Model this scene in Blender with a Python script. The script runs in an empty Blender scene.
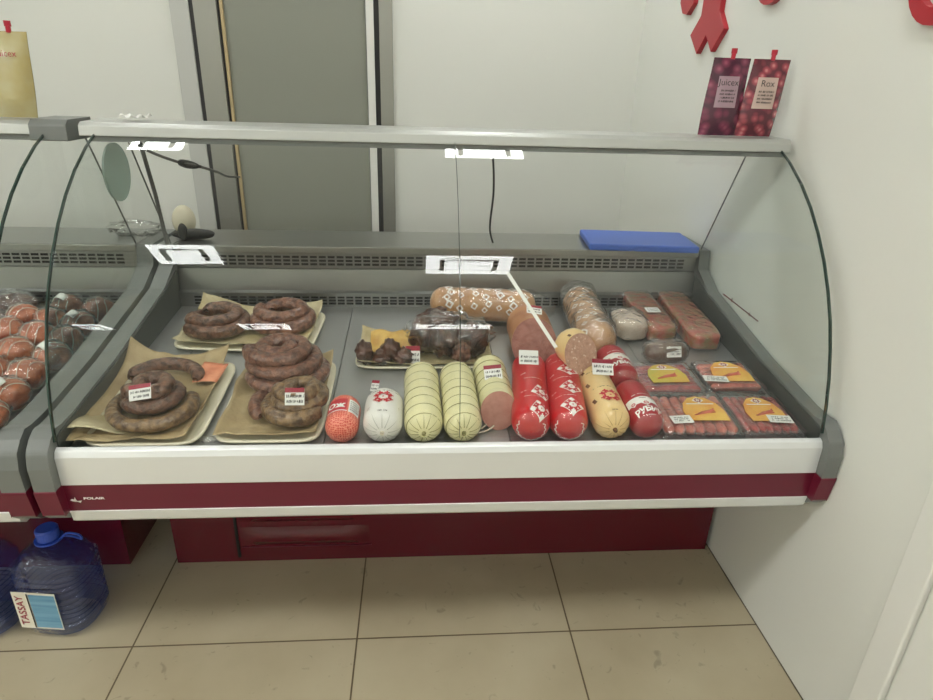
import bpy, math, random
import numpy as np
from mathutils import Vector, Matrix, noise
random.seed(7)
C = bpy.context.scene.collection
PI = math.pi
# ---------------------------------------------------------------- camera
cam = bpy.data.cameras.new('camera'); camo = bpy.data.objects.new('camera', cam); C.objects.link(camo)
p, yw, r = math.radians(23.3019), math.radians(4.7478), math.radians(1.8143)
f = np.array([math.sin(yw)*math.cos(p), math.cos(yw)*math.cos(p), -math.sin(p)])
rt = np.array([math.cos(yw), -math.sin(yw), 0]); dn = np.cross(f, rt)
r2 = math.cos(r)*rt - math.sin(r)*dn; d2 = math.sin(r)*rt + math.cos(r)*dn
M4 = Matrix(((r2[0], -d2[0], -f[0], 0.1719), (r2[1], -d2[1], -f[1], -1.2906), (r2[2], -d2[2], -f[2], 1.43), (0, 0, 0, 1)))
camo.matrix_world = M4
cam.sensor_width = 36; cam.lens = 625/933*36; cam.clip_start = .01
bpy.context.scene.camera = camo
# ---------------------------------------------------------------- world, exposure
w = bpy.data.worlds.new('world'); bpy.context.scene.world = w; w.use_nodes = True
w.node_tree.nodes['Background'].inputs[0].default_value = (.8, .85, .9, 1)
w.node_tree.nodes['Background'].inputs[1].default_value = .3
vs = bpy.context.scene.view_settings
vs.view_transform = 'Standard'; vs.look = 'None'; vs.gamma = 1; vs.exposure = 0.13
LED = 28.0          # emission of the ceiling panels

# ---------------------------------------------------------------- materials
MATS = {}
def mat(name, col, rough=.5, metal=0, spec=.5, bump=0, bscale=20, var=None, vscale=8, coat=0, trans=0, sss=0, stretch=None, det=3):
    m = bpy.data.materials.new(name); m.use_nodes = True
    nt = m.node_tree; b = nt.nodes['Principled BSDF']
    b.inputs['Base Color'].default_value = (*col, 1); b.inputs['Roughness'].default_value = rough
    b.inputs['Metallic'].default_value = metal; b.inputs['Specular IOR Level'].default_value = spec
    b.inputs['Coat Weight'].default_value = coat; b.inputs['Coat Roughness'].default_value = .08
    if trans: b.inputs['Transmission Weight'].default_value = trans
    if bump or var:
        tc = nt.nodes.new('ShaderNodeTexCoord'); mp = nt.nodes.new('ShaderNodeMapping')
        nt.links.new(tc.outputs['Object'], mp.inputs[0])
        if stretch: mp.inputs['Scale'].default_value = stretch
    if var:
        n = nt.nodes.new('ShaderNodeTexNoise'); n.inputs['Scale'].default_value = vscale; n.inputs['Detail'].default_value = det
        cr = nt.nodes.new('ShaderNodeValToRGB'); nt.links.new(mp.outputs[0], n.inputs['Vector']); nt.links.new(n.outputs['Fac'], cr.inputs[0])
        cr.color_ramp.elements[0].color = (*col, 1); cr.color_ramp.elements[0].position = .38
        cr.color_ramp.elements[1].color = (*var, 1); cr.color_ramp.elements[1].position = .65
        nt.links.new(cr.outputs[0], b.inputs['Base Color'])
    if bump:
        n2 = nt.nodes.new('ShaderNodeTexNoise'); n2.inputs['Scale'].default_value = bscale; n2.inputs['Detail'].default_value = 4
        bp = nt.nodes.new('ShaderNodeBump'); bp.inputs['Strength'].default_value = bump; bp.inputs['Distance'].default_value = .004
        nt.links.new(mp.outputs[0], n2.inputs['Vector']); nt.links.new(n2.outputs['Fac'], bp.inputs['Height']); nt.links.new(bp.outputs[0], b.inputs['Normal'])
    MATS[name] = m; return m
def srgb(r, g, b):
    q = lambda c: (c/255/12.92) if c/255 <= .04045 else ((c/255+.055)/1.055)**2.4
    return (q(r), q(g), q(b))
def film(name, alpha_tint=(.95, .96, .95), haze=.06, rough=.12, bump=0, bscale=60, refl=1.0, hcol=(.8, .8, .8)):
    """thin clear sheet: see-through, fresnel gloss on the outer side, a little haze"""
    m = bpy.data.materials.new(name); m.use_nodes = True; nt = m.node_tree; nt.nodes.clear()
    out = nt.nodes.new('ShaderNodeOutputMaterial'); tr = nt.nodes.new('ShaderNodeBsdfTransparent'); tr.inputs[0].default_value = (*alpha_tint, 1)
    gl = nt.nodes.new('ShaderNodeBsdfGlossy'); gl.inputs['Roughness'].default_value = rough
    di = nt.nodes.new('ShaderNodeBsdfDiffuse'); di.inputs[0].default_value = (*hcol, 1)
    fr = nt.nodes.new('ShaderNodeFresnel'); fr.inputs[0].default_value = 1.5
    ge = nt.nodes.new('ShaderNodeNewGeometry'); s = nt.nodes.new('ShaderNodeMath'); s.operation = 'SUBTRACT'; s.inputs[0].default_value = 1
    nt.links.new(ge.outputs['Backfacing'], s.inputs[1])
    mu = nt.nodes.new('ShaderNodeMath'); mu.operation = 'MULTIPLY'; nt.links.new(fr.outputs[0], mu.inputs[0]); nt.links.new(s.outputs[0], mu.inputs[1])
    mu2 = nt.nodes.new('ShaderNodeMath'); mu2.operation = 'MULTIPLY'; mu2.inputs[1].default_value = refl; nt.links.new(mu.outputs[0], mu2.inputs[0])
    mu2.use_clamp = True
    a = nt.nodes.new('ShaderNodeMixShader'); a.inputs[0].default_value = haze; nt.links.new(tr.outputs[0], a.inputs[1]); nt.links.new(di.outputs[0], a.inputs[2])
    b = nt.nodes.new('ShaderNodeMixShader'); nt.links.new(mu2.outputs[0], b.inputs[0]); nt.links.new(a.outputs[0], b.inputs[1]); nt.links.new(gl.outputs[0], b.inputs[2])
    nt.links.new(b.outputs[0], out.inputs[0])
    if bump:
        tc = nt.nodes.new('ShaderNodeTexCoord'); n2 = nt.nodes.new('ShaderNodeTexNoise'); n2.inputs['Scale'].default_value = bscale; n2.inputs['Detail'].default_value = 3
        bp = nt.nodes.new('ShaderNodeBump'); bp.inputs['Strength'].default_value = bump; bp.inputs['Distance'].default_value = .01
        nt.links.new(tc.outputs['Object'], n2.inputs['Vector']); nt.links.new(n2.outputs['Fac'], bp.inputs['Height'])
        nt.links.new(bp.outputs[0], gl.inputs['Normal']); nt.links.new(bp.outputs[0], fr.inputs['Normal'])
    MATS[name] = m; return m
def emis(name, col, st):
    m = bpy.data.materials.new(name); m.use_nodes = True; nt = m.node_tree
    b = nt.nodes['Principled BSDF']; b.inputs['Base Color'].default_value = (0.8, .8, .8, 1)
    b.inputs['Emission Color'].default_value = (*col, 1); b.inputs['Emission Strength'].default_value = st
    MATS[name] = m; return m

mat('wall', srgb(226, 227, 220), .7, bump=.05, bscale=60)
mat('ceiling', srgb(225, 225, 220), .8)
mat('trim', srgb(232, 232, 226), .4)
mat('alu', srgb(158, 158, 150), .4, .55)
mat('door', srgb(140, 142, 131), .45)
mat('dark_seal', srgb(52, 52, 52), .6)
mat('casing_grey', srgb(196, 197, 192), .5)
mat('brass', srgb(190, 170, 130), .4, .3)
mat('silver', srgb(230, 232, 232), .32, .35)
mat('rail', srgb(190, 192, 188), .38, .55)
mat('gray_plastic', srgb(114, 117, 114), .38, 0, .5)
mat('dark_reflection', srgb(66, 70, 66), .4)  # dark tone paints in the reflection on the end panels' inner faces
mat('maroon', srgb(104, 24, 46), .32)
mat('maroon_gloss', srgb(96, 18, 34), .09, coat=.3)
mat('steel', srgb(156, 157, 154), .28, .9, bump=.04, bscale=30, stretch=(1, 12, 12))
mat('steel_dark', srgb(124, 125, 122), .32, .8, bump=.04, bscale=30, stretch=(1, 12, 12))
mat('steel_deck', srgb(176, 177, 175), .33, .7, bump=.03, bscale=20)
mat('slot', srgb(28, 28, 28), .8)
mat('seam', srgb(88, 80, 66), .6)
film('glass', (.990, .995, .992), .004, .0, hcol=(.75, .8, .78), refl=.8)
film('side_glass', (.972, .985, .978), .015, .0, hcol=(.7, .75, .73), refl=.6)
mat('glass_edge', srgb(44, 64, 58), .15, coat=.5)
film('wrap', (.985, .985, .98), .012, .1, bump=.8, bscale=45, refl=2.0)
film('wrap_thick', (.98, .98, .975), .04, .1, bump=.8, bscale=50, refl=2.4)
film('tray_film', (.985, .985, .985), .03, .08, bump=.9, bscale=30, refl=3.0)
film('disc', (.80, .86, .83), .45, .3, hcol=srgb(150, 170, 160))
mat('blue', srgb(70, 108, 204), .4)
mat('black', srgb(36, 36, 36), .5)
mat('gray_cable', srgb(88, 88, 84), .5)
mat('cream_tray', srgb(226, 220, 194), .45)
mat('parchment', srgb(184, 164, 124), .5, bump=1.4, bscale=34, var=srgb(156, 134, 96), vscale=9)
mat('parchment_light', srgb(204, 192, 156), .45, bump=1.4, bscale=34, var=srgb(178, 162, 120), vscale=9)
mat('meat_brown', srgb(124, 88, 68), .28, bump=1.6, bscale=85, var=srgb(64, 42, 31), vscale=70, coat=.4, det=6)
mat('meat_brown2', srgb(136, 94, 74), .28, bump=1.6, bscale=85, var=srgb(78, 48, 38), vscale=70, coat=.4, det=6)
mat('meat_tan', srgb(140, 112, 78), .28, bump=1.6, bscale=85, var=srgb(80, 58, 40), vscale=70, coat=.4, det=6)
mat('meat_dark', srgb(92, 58, 42), .3, bump=.8, bscale=50, var=srgb(38, 24, 20), vscale=30, coat=.3)
mat('meat_orange', srgb(206, 122, 82), .32, bump=.8, bscale=50, var=srgb(140, 66, 48), vscale=26, coat=.3, det=5)
mat('ham_brown', srgb(182, 132, 92), .35, bump=.3, bscale=30, var=srgb(160, 104, 70), vscale=16, coat=.2)
mat('roll_tan', srgb(196, 150, 102), .3, bump=.3, bscale=30, var=srgb(172, 122, 78), vscale=20, coat=.2)
mat('block_meat', srgb(172, 84, 66), .35, bump=1.2, bscale=60, var=srgb(132, 116, 74), vscale=38, coat=.3, det=6)
mat('fat', srgb(208, 192, 172), .4, bump=.3, bscale=20, var=srgb(180, 158, 138), vscale=14)
mat('brown_slab', srgb(122, 98, 80), .4, bump=.5, bscale=50, var=srgb(98, 74, 60), vscale=40)
mat('cut_pink', srgb(186, 136, 120), .45, var=srgb(174, 120, 106), vscale=60)
mat('cut_ham', srgb(164, 112, 98), .42, var=srgb(142, 88, 76), vscale=50, bump=.2)
mat('cut_flecked', srgb(188, 148, 126), .45, var=srgb(170, 128, 108), vscale=120)
mat('fleck', srgb(222, 200, 178), .5)
mat('casing_green', srgb(226, 220, 172), .3, coat=.3, bump=.1, bscale=40)
mat('casing_cream', srgb(232, 200, 140), .3, coat=.3, bump=.12, bscale=35)
mat('casing_red', srgb(196, 20, 30), .3, coat=.2, bump=.15, bscale=35)
mat('casing_crimson', srgb(164, 20, 34), .3, coat=.2, bump=.15, bscale=35)
mat('casing_white', srgb(226, 224, 216), .3, coat=.35, bump=.12, bscale=30)
mat('fold_cream', srgb(190, 150, 90), .4); mat('fold_grey', srgb(180, 178, 168), .4)
mat('string', srgb(150, 145, 96), .7)
mat('white_string', srgb(215, 205, 185), .7)
mat('ink_white', srgb(240, 238, 232), .4)
mat('ink_red', srgb(190, 28, 44), .4)
mat('ink_dark', srgb(40, 34, 36), .5)
mat('ink_brown', srgb(112, 72, 42), .5)
mat('tag_maroon', srgb(150, 32, 52), .45)
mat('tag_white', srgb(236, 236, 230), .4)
mat('frank', srgb(214, 116, 96), .32, bump=.3, bscale=50, var=srgb(164, 72, 62), vscale=35, coat=.3)
mat('frank_dark', srgb(190, 72, 68), .32, bump=.3, bscale=50, var=srgb(130, 36, 42), vscale=35, coat=.3)
mat('sleeve', srgb(226, 158, 70), .35, var=srgb(236, 196, 96), vscale=14, coat=.2)
mat('sleeve_green', srgb(196, 184, 72), .35, var=srgb(222, 172, 70), vscale=14, coat=.2)
mat('yellow_sheet', srgb(214, 178, 96), .35, bump=.5, bscale=60, var=srgb(190, 146, 70), vscale=30, coat=.2)
mat('orange_sticker', srgb(226, 150, 112), .5, var=srgb(206, 120, 84), vscale=40)
mat('letter_red', srgb(176, 34, 48), .35)
mat('letter_side', srgb(150, 24, 36), .45)
mat('spout_red', srgb(176, 30, 52), .35)
mat('cap_blue', srgb(52, 84, 190), .35)
mat('beige', srgb(196, 190, 166), .5)
mat('label_blue', srgb(96, 148, 182), .4, var=srgb(128, 176, 200), vscale=30, stretch=(.1, .1, 3))
mat('label_white', srgb(236, 232, 216), .4)
mat('dark_red_ink', srgb(96, 30, 30), .5)
emis('led', (.985, 1, .98), LED)
# bottle plastic
m = film('bottle', (.66, .74, .97), .10, .02, bump=1.0, bscale=34, refl=1.8, hcol=srgb(70, 92, 176))
film('water', (.5, .6, .9), .0, .02)
# grape print and pale fruit print
def print_mat(name, cols, scale):
    m = bpy.data.materials.new(name); m.use_nodes = True; nt = m.node_tree; b = nt.nodes['Principled BSDF']
    tc = nt.nodes.new('ShaderNodeTexCoord'); v = nt.nodes.new('ShaderNodeTexVoronoi'); v.inputs['Scale'].default_value = scale
    mp = nt.nodes.new('ShaderNodeMapping'); mp.inputs['Scale'].default_value = (1, .01, 1)
    nt.links.new(tc.outputs['Object'], mp.inputs[0]); nt.links.new(mp.outputs[0], v.inputs['Vector'])
    cr = nt.nodes.new('ShaderNodeValToRGB'); nt.links.new(v.outputs['Distance'], cr.inputs[0])
    cr.color_ramp.elements[0].position = .0; cr.color_ramp.elements[0].color = (*cols[0], 1)
    cr.color_ramp.elements[1].position = .62; cr.color_ramp.elements[1].color = (*cols[2], 1)
    e = cr.color_ramp.elements.new(.3); e.color = (*cols[1], 1)
    nt.links.new(cr.outputs[0], b.inputs['Base Color']); b.inputs['Roughness'].default_value = .25; b.inputs['Coat Weight'].default_value = .4
    MATS[name] = m
print_mat('grape_dark', [srgb(160, 80, 104), srgb(118, 44, 72), srgb(72, 26, 48)], 42)
print_mat('grape_red', [srgb(216, 140, 140), srgb(160, 64, 78), srgb(92, 34, 48)], 50)
mat('pouch_yellow', srgb(178, 170, 130), .25, bump=.6, bscale=25, var=srgb(166, 148, 84), vscale=10, coat=.4)
# netted coral casing
def net_mat():
    m = bpy.data.materials.new('net_red'); m.use_nodes = True; nt = m.node_tree; b = nt.nodes['Principled BSDF']
    tc = nt.nodes.new('ShaderNodeTexCoord'); v = nt.nodes.new('ShaderNodeTexVoronoi'); v.inputs['Scale'].default_value = 190; v.feature = 'DISTANCE_TO_EDGE'; v.inputs['Randomness'].default_value = .35
    nt.links.new(tc.outputs['Object'], v.inputs['Vector']); cr = nt.nodes.new('ShaderNodeValToRGB'); nt.links.new(v.outputs['Distance'], cr.inputs[0])
    cr.color_ramp.elements[0].color = (*srgb(238, 150, 126), 1); cr.color_ramp.elements[1].color = (*srgb(206, 70, 54), 1)
    cr.color_ramp.elements[0].position = .06; cr.color_ramp.elements[1].position = .16
    nt.links.new(cr.outputs[0], b.inputs['Base Color']); b.inputs['Roughness'].default_value = .35; b.inputs['Coat Weight'].default_value = .3
    MATS['net_red'] = m
net_mat()
# floor
def floor_mat():
    m = bpy.data.materials.new('floor_tiles'); m.use_nodes = True; nt = m.node_tree; b = nt.nodes['Principled BSDF']; L = nt.links
    tc = nt.nodes.new('ShaderNodeTexCoord'); sx = nt.nodes.new('ShaderNodeSeparateXYZ'); L.new(tc.outputs['Object'], sx.inputs[0])
    def math_(op, a, bb=None):
        n = nt.nodes.new('ShaderNodeMath'); n.operation = op
        for i, v in enumerate((a, bb)):
            if v is None: continue
            if isinstance(v, (int, float)): n.inputs[i].default_value = v
            else: L.new(v, n.inputs[i])
        return n.outputs[0]
    def line(o):
        t = math_('FRACT', math_('ADD', math_('DIVIDE', o, .6), 100.5))
        return math_('LESS_THAN', math_('ABSOLUTE', math_('SUBTRACT', t, .5)), .0038)
    g = math_('MAXIMUM', line(sx.outputs[0]), line(sx.outputs[1]))
    n = nt.nodes.new('ShaderNodeTexNoise'); n.inputs['Scale'].default_value = 3.2; n.inputs['Detail'].default_value = 6; L.new(tc.outputs['Object'], n.inputs['Vector'])
    cr = nt.nodes.new('ShaderNodeValToRGB'); L.new(n.outputs['Fac'], cr.inputs[0])
    cr.color_ramp.elements[0].position = .3; cr.color_ramp.elements[0].color = (*srgb(172, 159, 132), 1)
    cr.color_ramp.elements[1].position = .7; cr.color_ramp.elements[1].color = (*srgb(188, 177, 150), 1)
    n3 = nt.nodes.new('ShaderNodeTexNoise'); n3.inputs['Scale'].default_value = 22; n3.inputs['Detail'].default_value = 8; n3.inputs['Distortion'].default_value = 1.5
    L.new(tc.outputs['Object'], n3.inputs['Vector']); c3 = nt.nodes.new('ShaderNodeValToRGB'); L.new(n3.outputs['Fac'], c3.inputs[0])
    c3.color_ramp.elements[0].position = .27; c3.color_ramp.elements[0].color = (.55, .55, .55, 1); c3.color_ramp.elements[1].position = .36; c3.color_ramp.elements[1].color = (1, 1, 1, 1)
    mx0 = nt.nodes.new('ShaderNodeMix'); mx0.data_type = 'RGBA'; mx0.blend_type = 'MULTIPLY'; mx0.inputs[0].default_value = .6
    L.new(cr.outputs[0], mx0.inputs[6]); L.new(c3.outputs[0], mx0.inputs[7])
    mx = nt.nodes.new('ShaderNodeMix'); mx.data_type = 'RGBA'; L.new(g, mx.inputs[0]); L.new(mx0.outputs[2], mx.inputs[6]); mx.inputs[7].default_value = (*srgb(98, 84, 62), 1)
    L.new(mx.outputs[2], b.inputs['Base Color']); b.inputs['Roughness'].default_value = .38
    bp = nt.nodes.new('ShaderNodeBump'); bp.inputs['Strength'].default_value = .4; bp.inputs['Distance'].default_value = .002; bp.invert = True
    L.new(g, bp.inputs['Height']); L.new(bp.outputs[0], b.inputs['Normal'])
    MATS['floor_tiles'] = m
floor_mat()

# ---------------------------------------------------------------- mesh helpers
class MB:
    def __init__(s): s.v = []; s.f = []; s.sm = []
    def add(s, vs, fs, smooth=False):
        k = len(s.v); s.v += [tuple(q) for q in vs]; s.f += [tuple(i+k for i in q) for q in fs]; s.sm += [smooth]*len(fs); return s
    def box(s, x0, x1, y0, y1, z0, z1):
        return s.add([(x0, y0, z0), (x1, y0, z0), (x1, y1, z0), (x0, y1, z0), (x0, y0, z1), (x1, y0, z1), (x1, y1, z1), (x0, y1, z1)],
                     [(0, 3, 2, 1), (4, 5, 6, 7), (0, 1, 5, 4), (1, 2, 6, 5), (2, 3, 7, 6), (3, 0, 4, 7)])
    def prism_x(s, pts, x0, x1, smooth=False):   # pts (y,z) ring, CCW seen from +x
        n = len(pts)
        s.add([(x0, a, b) for a, b in pts]+[(x1, a, b) for a, b in pts], [(i, (i+1) % n, (i+1) % n+n, i+n) for i in range(n)], smooth)
        s.add([(x0, a, b) for a, b in pts], [tuple(range(n))[::-1]]); s.add([(x1, a, b) for a, b in pts], [tuple(range(n))]); return s
    def tube(s, pts, rad, n=10, closed=False, caps=True, smooth=True, flat=1.0):
        pts = [Vector(q) for q in pts]; N = len(pts); rings = []
        up = Vector((0, 0, 1))
        t0 = (pts[1]-pts[0]).normalized()
        if abs(t0.z) > .95: up = Vector((1, 0, 0))
        prev = None
        for i, q in enumerate(pts):
            a = pts[(i-1) % N] if (closed or i) else pts[0]; b = pts[(i+1) % N] if (closed or i < N-1) else pts[-1]
            t = (b-a).normalized()
            if prev is None: nn = (up-t*up.dot(t)).normalized()
            else: nn = (prev-t*prev.dot(t)).normalized()
            prev = nn; bb = t.cross(nn); R = rad(i/(N-1)) if callable(rad) else rad
            if callable(R): rings.append([q+nn*math.cos(th)*R(th)+bb*math.sin(th)*R(th) for th in [2*PI*k/n for k in range(n)]])
            else: rings.append([q+nn*math.cos(2*PI*k/n)*R*flat+bb*math.sin(2*PI*k/n)*R for k in range(n)])
        vs = [q for rr in rings for q in rr]; fs = []
        for i in range(N if closed else N-1):
            for k in range(n): fs.append((i*n+k, ((i+1) % N)*n+k, ((i+1) % N)*n+(k+1) % n, i*n+(k+1) % n)[::-1])
        if caps and not closed: fs.append(tuple(range(n))); fs.append(tuple((N-1)*n+k for k in range(n))[::-1])
        return s.add(vs, fs, smooth)
    def grid(s, fn, nu, nv, smooth=True, wrap=False):
        vs = [fn(i/nu, j/nv) for j in range(nv+1) for i in range(nu+1 if not wrap else nu)]; W = nu if wrap else nu+1; fs = []
        for j in range(nv):
            for i in range(nu): fs.append((j*W+i, j*W+(i+1) % W if wrap else j*W+i+1, (j+1)*W+((i+1) % W if wrap else i+1), (j+1)*W+i))
        return s.add(vs, fs, smooth)
    def build(s, name, m, parent=None, loc=None, bevel=0, solid=0, sub=0, smooth=None, **kw):
        me = bpy.data.meshes.new(name); me.from_pydata(s.v, [], s.f)
        sm = s.sm if smooth is None else [smooth]*len(s.f)
        me.polygons.foreach_set('use_smooth', sm); me.update()
        me.materials.append(MATS[m]); o = bpy.data.objects.new(name, me); C.objects.link(o)
        if parent: o.parent = parent
        if loc: o.location = loc
        if solid: q = o.modifiers.new('s', 'SOLIDIFY'); q.thickness = solid; q.offset = 0
        if bevel:
            q = o.modifiers.new('b', 'BEVEL'); q.width = bevel; q.segments = 3; q.limit_method = 'ANGLE'
        if sub: q = o.modifiers.new('u', 'SUBSURF'); q.levels = sub; q.render_levels = sub
        for k, v in kw.items(): o[k] = v
        return o
def thing(name, label, cat, loc=(0, 0, 0), rot=(0, 0, 0), group=None):
    o = bpy.data.objects.new(name, None); C.objects.link(o); o.location = loc; o.rotation_euler = rot; o.empty_display_size = .02
    o['label'] = label; o['category'] = cat
    if group: o['group'] = group
    return o
def tag(o, label, cat, group=None):
    o['label'] = label; o['category'] = cat
    if group: o['group'] = group
    return o
def struct(o): o['kind'] = 'structure'; return o
def text2d(txt, size, extr=0, align='CENTER', bold=0):
    cu = bpy.data.curves.new('t', 'FONT'); cu.body = txt; cu.size = size; cu.align_x = align; cu.align_y = 'CENTER'; cu.offset = bold; cu.resolution_u = 3; cu.extrude = extr
    o = bpy.data.objects.new('t', cu); C.objects.link(o)
    dg = bpy.context.evaluated_depsgraph_get(); me = bpy.data.meshes.new_from_object(o.evaluated_get(dg))
    vs = [v.co.copy() for v in me.vertices]; fs = [tuple(p.vertices) for p in me.polygons]
    bpy.data.objects.remove(o); bpy.data.curves.remove(cu); bpy.data.meshes.remove(me); return vs, fs
ORN = ["...X...X...", "..XXX.XXX..", ".X.XXXXX.X.", "XXXX...XXXX", ".XX.....XX.", "..X..X..X..", ".XX.....XX.", "XXXX...XXXX", ".X.XXXXX.X.", "..XXX.XXX..", "...X...X..."]
ORN7 = ["..X.X..", ".XXXXX.", "XX...XX", ".X.X.X.", "XX...XX", ".XXXXX.", "..X.X.."]
def pix(rows, cell, cellh=None):
    ch = cellh or cell; vs = []; fs = []; H = len(rows); W = max(len(q) for q in rows)
    for j, rw in enumerate(rows):
        i = 0
        while i < len(rw):
            if rw[i] == 'X':
                x0 = (i-W/2)*cell; x1 = x0+cell*1.01; y1 = (H/2-j)*ch; y0 = y1-ch*1.01; k = len(vs)
                vs += [(x0, y0, 0), (x1, y0, 0), (x1, y1, 0), (x0, y1, 0)]; fs.append((k, k+1, k+2, k+3))
            i += 1
    return vs, fs
def diamond(w, h, n=10, conc=.0):
    """filled diamond as fine grid"""
    vs = []; fs = []
    for j in range(n+1):
        for i in range(n+1):
            a, b = i/n-.5, j/n-.5
            x = (a-b)*w*.5; y = (a+b)*h*.5; vs.append((x, y, 0))
    for j in range(n):
        for i in range(n): k = j*(n+1)+i; fs.append((k, k+1, k+n+2, k+n+1))
    return vs, fs
def rect(w, h, nx=8, ny=4):
    vs = [((i/nx-.5)*w, (j/ny-.5)*h, 0) for j in range(ny+1) for i in range(nx+1)]
    return vs, [(j*(nx+1)+i, j*(nx+1)+i+1, (j+1)*(nx+1)+i+1, (j+1)*(nx+1)+i) for j in range(ny) for i in range(nx)]
def ringdiamond(w, h, t, n=6):
    P = [(w/2, 0), (0, h/2), (-w/2, 0), (0, -h/2)]; vs = []; fs = []
    for q in range(4):
        a, b = P[q], P[(q+1) % 4]
        for i in range(n):
            for s in (i/n, (i+1)/n):
                x = a[0]+(b[0]-a[0])*s; y = a[1]+(b[1]-a[1])*s
                vs += [(x, y, 0), (x*(1-t), y*(1-t), 0)]
            k = len(vs)-4; fs.append((k, k+2, k+3, k+1))
    return vs, fs
def scribble(w, h, rows=2, seed=0):
    rnd = random.Random(seed); vs = []; fs = []
    for j in range(rows):
        y = h*(.5-(j+.5)/rows); x = -w/2; rh = h/rows*.62
        while x < w/2:
            ww = rnd.uniform(.02, .05)*w; hh = rh*rnd.uniform(.55, 1)
            if rnd.random() < .8:
                k = len(vs); sl = rnd.uniform(-.1, .35)*hh
                vs += [(x, y-hh/2, 0), (x+ww, y-hh/2, 0), (x+ww+sl, y+hh/2, 0), (x+sl, y+hh/2, 0)]; fs.append((k, k+1, k+2, k+3))
            x += ww*1.5
    return vs, fs
def wrapdec(vf, fn, mtl, parent, name, at=(0, 0), rot=0, **kw):
    c, s = math.cos(rot), math.sin(rot)
    vs = [fn(at[0]+c*v[0]-s*v[1], at[1]+s*v[0]+c*v[1]) for v in vf[0]]
    return MB().add(vs, vf[1]).build(name, mtl, parent, **kw)
def lump(sx, sy, sz, amp=.12, fr=3, seed=0, n=20, flatb=True, pw=1.0):
    """closed rounded lump sitting on z=0"""
    mb = MB(); off = Vector((seed*3.7, seed*1.3, seed*2.1))
    def fn(u, v):
        th = 2*PI*u; ph = PI*(v-.5); d = Vector((math.cos(ph)*math.cos(th), math.cos(ph)*math.sin(th), math.sin(ph)))
        e = [math.copysign(abs(c)**pw, c) for c in d]
        k = 1+amp*noise.noise(d*fr*.6+off)+amp*.4*noise.noise(d*fr*2+off)
        z = e[2]*sz/2*k+sz/2
        if flatb: z = max(z, 0)
        return (e[0]*sx/2*k, e[1]*sy/2*k, z)
    return mb.grid(fn, n, n//2+2, wrap=True)

# ---------------------------------------------------------------- geometry numbers
XL, XR, XW = -.60, 1.11, 1.151
SL = .0933; SA = math.atan(SL)
def dz(y): return .66+SL*(y+.05)
GP = [(-.093, .700), (-.082, .764), (-.066, .827), (-.044, .889), (-.017, .951), (.017, 1.011), (.057, 1.069), (.104, 1.124), (.157, 1.175), (.218, 1.222), (.286, 1.263), (.352, 1.293)]
def gy(z):
    for a, b in zip(GP, GP[1:]):
        if a[1] <= z <= b[1]: return a[0]+(b[0]-a[0])*(z-a[1])/(b[1]-a[1])

# ================================================================ the room
struct(MB().box(-4, XW+.1, -4.5, 1.8, -.08, 0).build('floor', 'floor_tiles'))
struct(MB().box(-4, XW+.1, -4.5, 1.8, 2.8, 2.88).build('ceiling', 'ceiling'))
struct(MB().box(XW, XW+.1, -4.5, 1.8, 0, 2.8).build('wall_right', 'wall'))
struct(MB().box(-4.1, -4, -4.5, 1.8, 0, 2.8).build('wall_left', 'wall'))
struct(MB().box(-4, XW, -4.6, -4.5, 0, 2.8).build('wall_front', 'wall'))
struct(MB().box(-4, -.85, 1.72, 1.8, 0, 2.8).box(.06, XW, 1.72, 1.8, 0, 2.8).box(-.85, .06, 1.72, 1.8, 2.12, 2.8).build('wall_back', 'wall'))
d = struct(MB().box(-.64, -.055, 1.735, 1.775, 0, 2.05).build('door_1', 'door'))
struct(MB().box(.005, .062, 1.70, 1.80, 0, 2.12).box(-.76, .005, 1.70, 1.80, 2.06, 2.12).build('door_frame', 'alu', d, bevel=.003))
struct(MB().box(-.757, -.662, 1.71, 1.80, 0, 2.06).build('door_jamb', 'alu', d, bevel=.002))
struct(MB().box(-.85, -.774, 1.706, 1.80, 0, 2.12).build('door_casing', 'casing_grey', d, bevel=.003))
struct(MB().box(-.05, -.018, 1.715, 1.79, 0, 2.06).build('door_stop', 'trim', d))
struct(MB().box(-.774, -.757, 1.715, 1.79, 0, 2.06).box(-.018, .005, 1.725, 1.79, 0, 2.06).box(-.665, -.652, 1.728, 1.79, 0, 2.06).build('door_seal', 'dark_seal', d))
struct(MB().box(-.652, -.64, 1.722, 1.79, 0, 2.06).build('door_edge_strip', 'brass', d))
struct(MB().box(XW-.016, XW, -.440, -.372, 0, 2.1).build('trim_1', 'trim', bevel=.004))
d2_ = struct(MB().box(XW-.006, XW, -1.35, -.447, .0, 2.1).build('door_2', 'trim'))
struct(MB().box(XW-.002, XW, -.372, 1.72, 0, .003).build('baseboard_right', 'seam'))
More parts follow.
